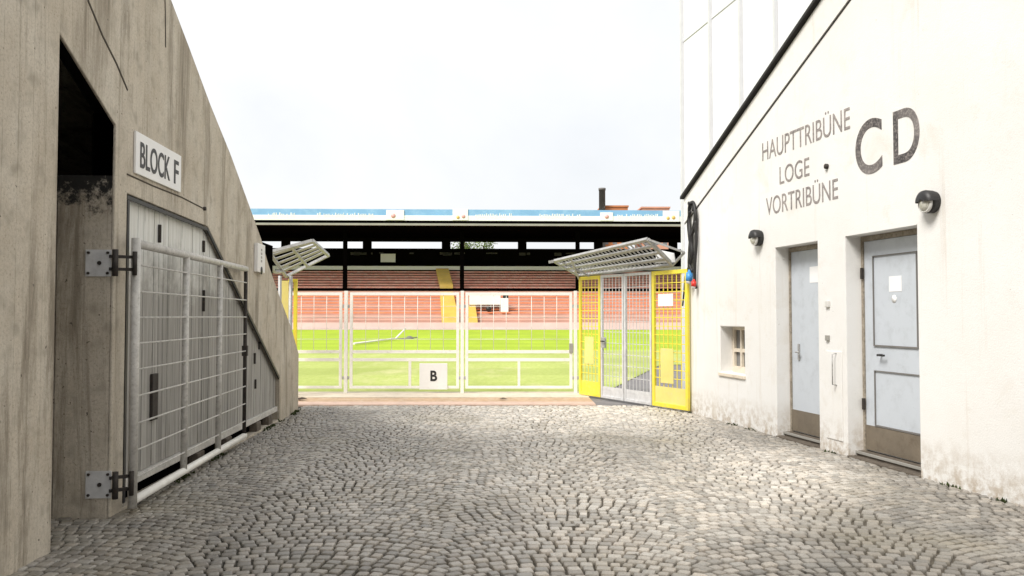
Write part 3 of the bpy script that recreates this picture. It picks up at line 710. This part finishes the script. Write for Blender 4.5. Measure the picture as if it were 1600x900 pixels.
# ================================================================ FRONT GATES
YGATE = gnd(700, 615.5).y
def gx(px): return (px - CX) / F * YGATE
ztop = at(700, 457, YGATE).z
posts = [gx(541), gx(722.5), gx(899)]
lp = ['white square gate post farthest left beside the concrete wall', 'white square gate post between the two full gate leaves', 'white square gate post next to the yellow panel on the right']
for x, lb in zip(posts, lp):
    o = empty('gate_post', (x, YGATE, 0)); tag(o, lb, 'gate post', 'posts of the white front gates')
    MB().box(-.032, .032, -.032, .032, -.05, ztop + .03).build('post', M['white'], o, bevel=.004)
    for z in (.28, ztop - .3): MB().box(-.062, .062, -.024, .024, z, z + .06).build('hinge', M['galv'], o)
zm1 = at(700, 549.5, YGATE).z; zm2 = at(700, 562, YGATE).z; zb0 = at(700, 607, YGATE).z
def leaf(x0, x1, label, mids):
    o = empty('gate_leaf', (x0, YGATE, 0)); tag(o, label, 'gate', 'white front gate leaves')
    L = x1 - x0; r = .055
    b = MB(); b.box(0, r, -.02, .02, zb0, ztop).box(L - r, L, -.02, .02, zb0, ztop).box(r, L - r, -.02, .02, ztop - .055, ztop).box(r, L - r, -.02, .02, zb0, zb0 + .05)
    b.build('frame', M['white'], o, bevel=.003)
    for z in (zm1, zm2): MB().box(r, L - r, -.018, .018, z - .03, z + .03).build('mid_rail', M['white'], o)
    for k in mids: MB().box(L*k - .025, L*k + .025, -.017, .017, zb0 + .05, zm2 - .03).build('upright', M['white'], o)
    b = MB()
    n = max(2, round((L - 2*r) / .25))
    for k in range(1, n): x = r + (L - 2*r) * k / n; b.tube([(x, 0, zm1 + .03), (x, 0, ztop - .055)], .0055, 5)
    n2 = 5
    for k in range(1, n2): z = zm1 + .03 + (ztop - zm1 - .085) * k / n2; b.tube([(r, .006, z), (L - r, .006, z)], .0045, 5)
    b.build('wire_mesh', M['whitewire'], o)
    return o
leaf(posts[0] - 2.16, posts[0] - .075, 'white gate leaf half hidden behind the concrete wall', [.5])
leaf(posts[0] + .075, posts[1] - .06, 'white gate leaf carrying the square B sign', [.55])
lf3 = leaf(posts[1] + .06, posts[2] - .06, 'white gate leaf beside the yellow panel', [.5])
x = gx(893); b = MB(); b.box(x - posts[1] - .06 - .05, x - posts[1] - .06 + .03, -.04, -.021, zm1 - .02, zm1 + .16); b.build('lock', M['gutter'], lf3, bevel=.005)
# rail that the leaves meet
s0, s1 = at(655.5, 567.5, YGATE - .03), at(699, 608.5, YGATE - .03)
o = empty('letter_sign', (s0.x, YGATE - .03, s1.z)); tag(o, 'square white sign with the letter B hung low on the gate', 'sign')
MB().box(0, s1.x - s0.x, -.012, 0, 0, s0.z - s1.z).build('sign_plate', M['sign'], o, bevel=.003)
q0, q1 = at(672.5, 579, YGATE - .04), at(683, 595.5, YGATE - .04)
lettering('sign_lettering', 'B', q0.x - s0.x, q1.x - s0.x, q1.z - s1.z, q0.z - s1.z, -.0125, M['black'], o, fat=.03)

# ================================================================ ANGLED FENCE ON THE RIGHT
f0_, f1_ = gnd(905, 618), gnd(1077, 645)
FF = Frame(f0_, f1_ - f0_); FL = (f1_ - f0_).length
FH = 2.24
def fx_(px): return FF.m(px, 550)[0]
def fpanel(name, x0, x1, m, label, cat, group, frame_w, spx, spz, wire, sheet_to=None, sheet_m=None, extra=None):
    o = empty(name, FF.w(x0, 0), FF.rot); tag(o, label, cat, group); L = x1 - x0
    b = MB(); w = frame_w
    b.box(0, w, -.022, .022, .03, FH).box(L - w, L, -.022, .022, .03, FH).box(w, L - w, -.022, .022, FH - w, FH).box(w, L - w, -.022, .022, .03, .03 + w)
    b.build('frame', m, o, bevel=.003)
    b = MB(); z0 = sheet_to or .03 + w
    n = max(2, round((L - 2*w) / spx)); k2 = max(2, round((FH - w - z0) / spz))
    for k in range(1, n): x = w + (L - 2*w) * k / n; b.box(x - wire, x + wire, -.004, .004, z0, FH - w)
    for k in range(1, k2): z = z0 + (FH - w - z0) * k / k2; b.box(w, L - w, -.009, -.0045, z - wire*.8, z + wire*.8)
    b.build('wire_mesh', m, o)
    if sheet_to: MB().box(w, L - w, -.006, .006, .03 + w, sheet_to - .003).build('kick_sheet', sheet_m, o)
    if extra:
        for (u0, u1, z0_, z1_, mm, nm) in extra: MB().box(L*u0, L*u1, -.030, -.023, z0_, z1_).build(nm, mm, o, bevel=.003)
    return o
xa, xb, xc_, xd, xe = fx_(906), fx_(940), fx_(976), fx_(1019), FL
fpanel('yellow_panel', xa, xb - .02, M['yellow'], 'narrow yellow mesh panel right of the white gates', 'fence panel', 'yellow fence panels', .06, .11, .14, .007, .30, M['yellow'], [(.3, .72, .62, 1.12, M['paleyellow'], 'cover_plate')])
fpanel('yellow_panel', xd + .02, xe, M['yellow'], 'wide yellow mesh panel against the far corner of the white building', 'fence panel', 'yellow fence panels', .065, .11, .14, .0075, .36, M['paleyellow'],
       [(.26, .62, .42, .98, M['paleyellow'], 'cover_plate'), (.2, .62, 1.66, 1.86, M['sign'], 'small_plate')])
g1 = fpanel('mesh_door', xb, xc_ - .01, M['palegalv'], 'galvanised mesh door leaf next to the narrow yellow panel', 'gate', 'galvanised mesh doors', .045, .10, .20, .005, .24, M['palegalv'])
g2 = fpanel('mesh_door', xc_ + .01, xd, M['palegalv'], 'galvanised mesh door leaf next to the wide yellow panel', 'gate', 'galvanised mesh doors', .045, .10, .20, .005, .24, M['palegalv'])
b = MB(); b.box(.05, .17, -.05, -.023, .93, 1.12); b.build('lock_case', M['galv'], g1, bevel=.005)
b = MB(); b.tube([(.11, -.05, 1.05), (.11, -.09, 1.05), (.22, -.09, 1.05)], .011, 8); b.build('handle', M['black'], g1)

# anti-climb canopies of steel bars
def canopy(name, c, label, nlong, ntrans, plate_tri=None, slat=.022, arms=None):      # c = near-low, far-low, far-high, near-high
    A, B, C_, D_ = c
    o = empty(name, (A + B) / 2 * Vector((1, 1, 0)).x if False else Vector(((A.x+B.x)/2, (A.y+B.y)/2, 0))); tag(o, label, 'canopy', 'slanted steel bar canopies')
    base = Vector(o.location); P = lambda u, v: (A.lerp(B, u)).lerp(D_.lerp(C_, u), v) - base
    n = (B - A).cross(D_ - A).normalized()
    if n.z < 0: n = -n
    b = MB()
    for p, q in (((0,0),(1,0)), ((1,0),(1,1)), ((1,1),(0,1)), ((0,1),(0,0))): b.beam(P(*p), P(*q), .05, .05, up=n)
    b.build('frame', M['galv'], o)
    for k in range(1, nlong + 1): v = k / (nlong + 1); MB().beam(P(0, v), P(1, v), .045, .035, up=n).build('long_bar', M['galv'], o)
    for k in range(1, ntrans): u = k / ntrans; MB().beam(P(u, 0) + n*.03, P(u, 1) + n*.03, slat, .012, up=n).build('slat', M['galv'], o)
    b = None
    if plate_tri:
        q = [Vector(p) - base for p in plate_tri]; nn = (q[1]-q[0]).cross(q[2]-q[0]).normalized() * .008
        m_ = len(q); b = MB(); b.add([v + nn for v in q] + [v - nn for v in q], [list(range(m_)), list(range(m_, 2*m_))[::-1]] + [[i, (i+1) % m_, m_+(i+1) % m_, m_+i] for i in range(m_)]); b.build('end_plate', M['fasciawhite'], o)
    return o, base, b
def fpt(s, a, z): p = FF.w(s * FL, -a); return Vector((p.x, p.y, z))
u1 = .88
A, B = fpt(u1, 0.0, 2.32), fpt(0, 0.0, 2.27)
C_ = at(866, 408, fpt(0, .60, 0).y); D_ = at(1012, 374, fpt(u1, .62, 0).y)
tri = [fpt(u1 - .09, .12, 2.36), fpt(u1 + .03, .02, 2.36), fpt(u1 + .03, .05, 2.50), fpt(u1 - .07, .14, 2.58)]
cn, base, _ = canopy('bar_canopy', (A, B, C_, D_), 'long slanted canopy of steel bars above the mesh doors by the white building', 3, 26, tri, .03)
arm0 = C_ - base
for p, q, t_ in ((arm0, arm0 + Vector((-.10, -.02, -.02)), .05), (B - base + Vector((0, 0, -.06)), C_.lerp(D_, .2) - base, .03), (fpt(.12, 0, 2.24) - base, C_.lerp(D_, .05) - base, .03),
                 (A - base, fpt(u1 + .10, .02, 2.50) - base, .03), (D_ - base, fpt(u1 + .10, .02, 2.50) - base, .03)):
    MB().beam(p, q, t_, t_).build('brace', M['galv'], cn)
# left one, over the turnstile hidden by the concrete wall
A, B = at(421, 394, 13.9), at(447, 432, 15.7); C_, D_ = at(513, 399, 15.5), at(488, 376, 13.8)
cn2, base2, _ = canopy('bar_canopy', (A, B, C_, D_), 'short slanted canopy of steel bars beside the low end of the concrete wall', 1, 6, None, .11)
b = MB(); b.tube(smooth([at(421, 408, 14.2) - base2, at(424, 418, 14.4) - base2, at(430, 425, 14.7) - base2, at(441, 424, 15.2) - base2]), .03, 8); b.build('bent_tube', M['galv'], cn2)
for px, lb in ((437.5, 'thin grey steel post under the left canopy, closer to the concrete wall'), (454.5, 'thin grey steel post under the left canopy, beside the yellow strip')):
    p = at(px, 431, 15.4); o = MB().tube([(p.x, p.y, -.05), (p.x, p.y, p.z)], .032, 10).build('canopy_post', M['galv']); tag(o, lb, 'post', 'posts under the left canopy')
p0, p1 = at(440.5, 436, 15.8), at(451, 436, 15.8)
o = empty('yellow_panel', (p0.x, 15.8, 0)); tag(o, 'pale yellow sheet panel showing past the low end of the concrete wall', 'fence panel', 'yellow fence panels')
MB().box(0, p1.x - p0.x, -.01, .01, .02, p0.z - .03).build('cover_sheet', M['paleyellow'], o)
b = MB(); x2 = at(459.5, 436, 15.8).x - p0.x; x3 = at(464.5, 436, 15.8).x - p0.x; b.box(x2, x3, -.03, .03, -.02, p0.z).box(p1.x - p0.x + .003, x2, -.02, .02, p0.z - .06, p0.z); b.build('frame', M['yellow'], o)

# ================================================================ FAR GRANDSTAND
YS = 97.0
YAW = math.radians(2.0)
gs = empty('grandstand', (0, YS, 0), YAW)
tag(gs, 'long roofed grandstand with red bench rows and pale blue roof edge beyond the pitch', 'grandstand')
SF = Frame(Vector((0, YS, 0)), Vector((math.cos(YAW), math.sin(YAW), 0)))
def sx_(px, dy): return SF.m(px, 400, dy)[0]
def sz(py, dy): return SF.m(760, py, dy)[1]
X0, X1 = -58, 62
zf = sz(504, 0)
MB().box(X0, X1, 0, .3, -.1, zf).build('front_wall', M['pinkwall'], gs)
n1 = 10; d1 = 11.0; zl1 = sz(453, d1)
st = MB()
for k in range(n1):
    st.box(X0, X1, .3 + (d1-.3)*k/n1, .3 + (d1-.3)*(k+1)/n1 - .002, -.1, zf - .3 + (zl1 - zf)*k/n1)
st.build('lower_terrace', M['pinkstep'], gs)
for k in range(n1):
    y = .3 + (d1-.3)*(k+.42)/n1; z = zf - .3 + (zl1 - zf)*k/n1
    MB().box(X0 + 1, X1 - 1, y, y + .42, z + .14, z + .30).build('bench_row', M['orangeseat'] if k > 2 else M['pinkstep'], gs)
zu0 = zl1 + .12; d2 = 12.0; d3 = 19.0; n2 = 7; zu1 = sz(424, d3)
st = MB(); st.box(X0, X1, d1, d2, -.1, zu0 - .28)
for k in range(n2): st.box(X0, X1, d2 + (d3-d2)*k/n2, d2 + (d3-d2)*(k+1)/n2 - .002, -.1, zu0 + (zu1 - zu0)*k/n2)
st.build('upper_terrace', M['pinkstep'], gs)
for k in range(n2):
    y = d2 + (d3-d2)*(k+.35)/n2; z = zu0 + (zu1 - zu0)*k/n2
    MB().box(X0 + 1, X1 - 1, y, y + .45, z + .16, z + .36).build('bench_row', M['redseat'], gs)
MB().box(X0, X1, d2 - .12, d2 - .02, zu0 - .28, zu0 + .10).build('dark_kerb', M['deepblack'], gs)
MB().box(X0, X1, d3 + .02, d3 + .12, sz(421.8, d3), sz(416.0, d3)).build('white_balustrade', M['balustrade'], gs)
dB = 22.0
zw0, zw1 = sz(388.5, dB), sz(378, dB)
zr_f0, zr_f1 = sz(353, 7.0), sz(344.5, 6.6)
wp = [395 + 0 , ]
bw = MB(); bw.box(X0, X1, dB, dB + .3, -.1, zw0).box(X0, X1, dB, dB + .3, zw1, zw1 + 1.6)
piers = [446, 573.5, 697, 816, 935, 1052]; piers = [446 - 127, 446 - 127*2] + piers + [1170, 1288]
for px in piers:
    x = sx_(px, dB); bw.box(x - .62, x + .62, dB, dB + .3, zw0 + .002, zw1 - .002)
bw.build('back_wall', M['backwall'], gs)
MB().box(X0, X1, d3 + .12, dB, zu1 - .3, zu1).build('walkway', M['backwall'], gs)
# roof: front lower edge, rising slab, black underside
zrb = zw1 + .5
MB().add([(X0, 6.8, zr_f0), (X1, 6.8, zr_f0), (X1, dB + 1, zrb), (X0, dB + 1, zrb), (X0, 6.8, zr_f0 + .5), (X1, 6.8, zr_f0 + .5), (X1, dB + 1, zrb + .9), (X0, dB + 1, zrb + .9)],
         [(0,3,2,1),(4,5,6,7),(0,1,5,4),(1,2,6,5),(2,3,7,6),(3,0,4,7)]).build('roof', M['deepblack'], gs)
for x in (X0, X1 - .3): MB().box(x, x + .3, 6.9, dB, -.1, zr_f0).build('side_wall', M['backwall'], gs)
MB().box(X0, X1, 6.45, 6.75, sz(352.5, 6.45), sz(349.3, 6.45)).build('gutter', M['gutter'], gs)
MB().box(X0, X1, 6.60, 6.78, sz(349, 6.6), sz(345, 6.6)).build('shade_strip', M['deepblack'], gs)
fz0, fzm, fz1 = sz(345, 6.5), sz(337, 6.5), sz(327.5, 6.5)
fa = MB().box(X0, X1, 6.50, 6.79, fzm, fz1).build('fascia', M['fascia'], gs)
MB().box(X0, X1, 6.47, 6.79, fz0, fzm - .003).build('lower_fascia', M['fasciawhite'], gs)
for (pa, pb, ya, yb, mm) in ((603, 631, 328.5, 344, 'fasciawhite'), (707, 731, 326, 344, 'fasciawhite'), (938, 958, 331, 344, 'fasciawhite'), (1036, 1062, 328, 345, 'fasciawhite')):
    MB().box(sx_(pa, 6.4), sx_(pb, 6.4), 6.40, 6.46, sz(yb, 6.4), sz(ya, 6.4)).build('fascia_panel', M[mm], gs)
for (pa, pb, ya, yb, mm) in ((609, 619, 334, 341, 'redlogo'), (712, 719, 336, 343, 'orangelogo'), (720, 728, 335, 341, 'redlogo'), (944, 953, 334, 341, 'redlogo'), (1041, 1048, 336, 343, 'orangelogo'), (1049, 1057, 335, 342, 'orangelogo')):
    x0, x1, z0, z1 = sx_(pa, 6.3), sx_(pb, 6.3), sz(yb, 6.3), sz(ya, 6.3)
    MB().lathe(((x0+x1)/2, 6.39, (z0+z1)/2), (0, -1, 0), [(0, (x1-x0)*.36), (.03, (x1-x0)*.36), (.03, .01)], 14).build('emblem', M[mm], gs)
b = MB(); random.seed(5)                                  # illegible pale lettering
for (pa, pb) in ((418, 460), (495, 585), (740, 800), (840, 905), (965, 1030)):
    px = pa
    while px < pb:
        w = random.uniform(1.2, 3.0)
        if random.random() < .8: b.box(sx_(px, 6.45), sx_(px + w*.7, 6.45), 6.455, 6.495, sz(341 - random.random()*2, 6.45), sz(333 + random.random()*2.5, 6.45))
        px += w + .8
b.build('fascia_lettering', M['fasciawhite'], gs)
for px in (358, 540, 722, 902, 1086):
    x = sx_(px, d2); b = MB(); b.box(x - .27, x + .27, d2 - .5, d2 - .15, zl1 - .4, 12.6); b.build('column', M['deepblack'], gs)
# painted aisles
def aisle(pt, pb, wt, wb, ya, yb, da, db):
    za, zb_ = sz(ya, da), sz(yb, db); xa_, xb_ = sx_(pt, da), sx_(pb, db); b = MB(); n = 14
    for k in range(n):
        t0, t1 = k / n, (k + 1) / n
        xm = xb_ + (xa_ - xb_) * (t0 + t1) / 2; w = wb + (wt - wb) * t0
        b.box(xm - w/2, xm + w/2, db + (da - db)*t0, db + (da - db)*t1 - .002, zb_ + (za - zb_)*t0 - .4, zb_ + (za - zb_)*t0 + .38)
    b.build('stair', M['stair'], gs)
aisle(691, 698, 1.7, 1.7, 422, 449, d3, d2 - .1); aisle(698, 704, 1.7, 1.9, 458, 500, d1, .3); aisle(737, 739, .9, 1.1, 480, 505, 5.0, .1)
b = MB(); b.box(sx_(595, 20), sx_(618, 20), 19.9, 20.0, sz(410, 20), sz(397, 20)); b.build('white_board', M['fasciawhite'], gs)
random.seed(11)                                 # clutter on the walkway, barely lit
for i in range(18):
    px = random.uniform(520, 900); w = random.uniform(2, 22); MB().box(sx_(px, 21), sx_(px + w, 21), 20.9, 21.0, sz(396.5 + random.random()*3, 21), sz(395 - random.random()*1, 21)).build('back_rail', M['clutter'], gs)
# camera platform / tent on the lower terrace
dT = 4.5
o = empty('press_tent', SF.w(sx_(764, dT), dT, sz(489, dT)), YAW); tag(o, 'white tarpaulin shelter standing on the red lower terrace', 'tent')
tw = sx_(793, dT) - sx_(732, dT); th = sz(461, dT) - sz(489, dT)
MB().box(-tw/2, tw*.30, 0, 1.6, th*.45, th).build('tent_roof', M['tent'], o, bevel=.05)
MB().box(tw*.302, tw/2, -.2, 1.4, .1, th*.82).build('side_sheet', M['tent'], o, bevel=.05)
for x in (-tw/2 + .06, -tw*.2, tw*.05, tw*.28): MB().box(x - .05, x + .05, .05, .15, 0, th*.45).build('tent_pole', M['gutter'], o)
b = MB(); b.box(tw*.36, tw*.5, -.1, .5, th*.83, th*.98); b.build('dark_case', M['black'], o)
b = MB(); b.lathe((-.05, -.3, th*.22), (0, 0, 1), [(-.35, .01), (-.25, .26), (0, .34), (.25, .26), (.35, .01)], 12); b.build('black_cover', M['black'], o)

# brick houses and chimney behind the stand
def house(p0, p1, ytop, Y, m, label, name='brick_building', dep=9):
    a, b_ = at(p0, ytop, Y), at(p1, ytop, Y)
    o = empty(name, (a.x, Y, 0)); tag(o, label, 'building', 'brick buildings behind the stand'); W_ = b_.x - a.x
    MB().box(0, W_, 0, dep, -.1, a.z - .3).build('wall', m, o)
    MB().box(-.15, W_ + .15, -.15, dep + .15, a.z - .298, a.z).build('roof', m, o)
    zz = a.z - 2.6
    for r in range(3):
        for k in range(3):
            x = W_ * (k + .5) / 3; MB().box(x - .4, x + .4, -.02, .0, zz - r*3 - 1.4, zz - r*3).build('window', M['glass'], o)
house(940, 981, 321, 150, M['brick'], 'orange brick house top with the grey chimney beside it, above the stand roof')
house(1003, 1046, 323, 152, M['palebrick'], 'paler salmon brick house top above the right end of the stand roof')
a, b_ = at(935.5, 294, 149), at(946, 294, 149); o = empty('chimney', ((a.x+b_.x)/2, 149, 0)); tag(o, 'tall grey round chimney rising above the stand roof', 'chimney')
R = (b_.x - a.x) / 2
MB().lathe((0, 0, 0), (0, 0, 1), [(-.1, R*1.02), (a.z - .4, R*.95), (a.z - .4, R*1.08), (a.z, R*1.08), (a.z, .01)], 16).build('shaft', M['chimney'], o)

def tree(px, Y, h, r, label):
    p = at(px, 380, Y); o = empty('tree', (p.x, Y, 0)); tag(o, label, 'tree', 'trees behind the stand')
    MB().tube([(0, 0, -.1), (.1, .1, h*.35), (-.1, 0, h*.8)], [.4, .3, .08], 8).build('trunk', M['bark'], o)
    b = MB()
    cl = [(Vector((random.gauss(0, r*.45), random.gauss(0, r*.45), h*.68 + random.gauss(0, h*.13))), random.uniform(.8, 1.8)) for _ in range(34)]
    for c_, rr in cl:
        for i in range(90):
            d = Vector((random.gauss(0, 1), random.gauss(0, 1), random.gauss(0, 1))).normalized() * rr * random.random() ** .4
            q = c_ + d; u = Vector((random.gauss(0, 1), random.gauss(0, 1), random.gauss(0, 1))).normalized(); v = u.orthogonal().normalized()
            s_ = random.uniform(.10, .22); b.add([q + u*s_, q + v*s_*.6, q - u*s_, q - v*s_*.6], [(0, 1, 2, 3)])
    b.build('crown', M['leaf'], o)
random.seed(3)
tree(727, 140, 17.4, 3.4, 'leafy green tree seen through the gap under the stand roof')
tree(756, 143, 16.8, 2.4, 'smaller green tree right of the taller one in the gap under the stand roof')

# goal frame lying on the pitch
ga, gb = gnd(553, 540), gnd(618, 531.5)
o = empty('goal_frame', ga); tag(o, 'white portable goal frame lying on the bright green pitch', 'goal')
d = gb - ga; b = MB(); b.tube([(0, 0, .10), (d.x, d.y, .10)], .055, 8); b.build('crossbar', M['white'], o)
e = gnd(628, 529) - ga; t_ = at(634, 513, gnd(626, 530).y) - ga
b = MB(); b.tube([(d.x, d.y, .10), (t_.x, t_.y, t_.z)], .05, 8); b.build('goal_post', M['white'], o)
e2 = gnd(652, 529) - ga; b = MB(); b.tube([(d.x, d.y, .08), (e2.x, e2.y, .08)], .04, 8); b.build('ground_bar', M['gutter'], o)
e3 = gnd(640, 529.5) - ga; b = MB(); b.lathe((e3.x, e3.y, 0), (0, 0, 1), [(0, .28), (.10, .24), (.18, .12), (.2, .01)], 10); b.build('net_bundle', M['chimney'], o)
# litter
def rag(px, py, label, s_):
    p = gnd(px, py, .02); b = MB(); n = 7; vs = [(0, 0, s_*.55)]
    for k in range(n): a = k*6.283/n; r = s_*(.7 + random.random()*.7); vs.append((math.cos(a)*r*1.5, math.sin(a)*r, random.random()*s_*.2))
    fs = [(0, 1+k, 1+(k+1) % n) for k in range(n)] + [tuple(range(n, 0, -1))]
    o = b.add(vs, fs).build('litter', M['litter']); o.location = p; tag(o, label, 'litter', 'scraps of litter near the gate')
rag(472, 624, 'dark brown scrap of litter at the low end of the concrete wall', .075)
rag(786, 623.5, 'dark brown scrap of litter on the clay strip before the gate', .05)

# ================================================================ LIGHT, SKY, CAMERA
w = bpy.data.worlds.new('World'); sc.world = w; w.use_nodes = True; t = w.node_tree
bg = t.nodes['Background']
sky = nd(t, 'ShaderNodeTexSky', sky_type='NISHITA'); sky.sun_disc = False
EL, AZ = math.radians(48), math.radians(228)
sky.sun_elevation = EL; sky.sun_rotation = AZ; sky.dust_density = 4; sky.air_density = 1.2
tc = nd(t, 'ShaderNodeTexCoord'); cl = nz(t, tc.outputs['Generated'], 2.2, 6, .55, .4)
cloud = ramp(t, cl, (.32, (5.75, 5.85, 6.0)), (.68, (7.2, 7.15, 7.1)))
c = mix(t, .88, sky.outputs['Color'], cloud)
t.links.new(c, bg.inputs['Color']); bg.inputs['Strength'].default_value = .085
sl = bpy.data.lights.new('sun', 'SUN'); sl.energy = 2.25; sl.angle = math.radians(24); sl.color = (1, .965, .91)
so_ = bpy.data.objects.new('sun', sl); COL.objects.link(so_)
sd = Vector((math.sin(AZ) * math.cos(EL), math.cos(AZ) * math.cos(EL), math.sin(EL)))
so_.rotation_euler = sd.to_track_quat('Z', 'Y').to_euler(); so_.location = (-10, -10, 20)
cam = bpy.data.cameras.new('camera'); cam.sensor_width = 36; cam.lens = F / 1600 * 36; cam.clip_end = 3000; cam.clip_start = .05
co = bpy.data.objects.new('camera', cam); COL.objects.link(co)
co.location = (0, 0, HC); co.rotation_euler = (math.pi / 2 + PITCH, 0, 0); sc.camera = co
sc.view_settings.view_transform = 'Standard'; sc.view_settings.look = 'None'
sc.view_settings.exposure = 1.0; sc.view_settings.gamma = 1.0; sc.view_settings.use_curve_mapping = False
sc.render.resolution_x, sc.render.resolution_y = 1024, 576
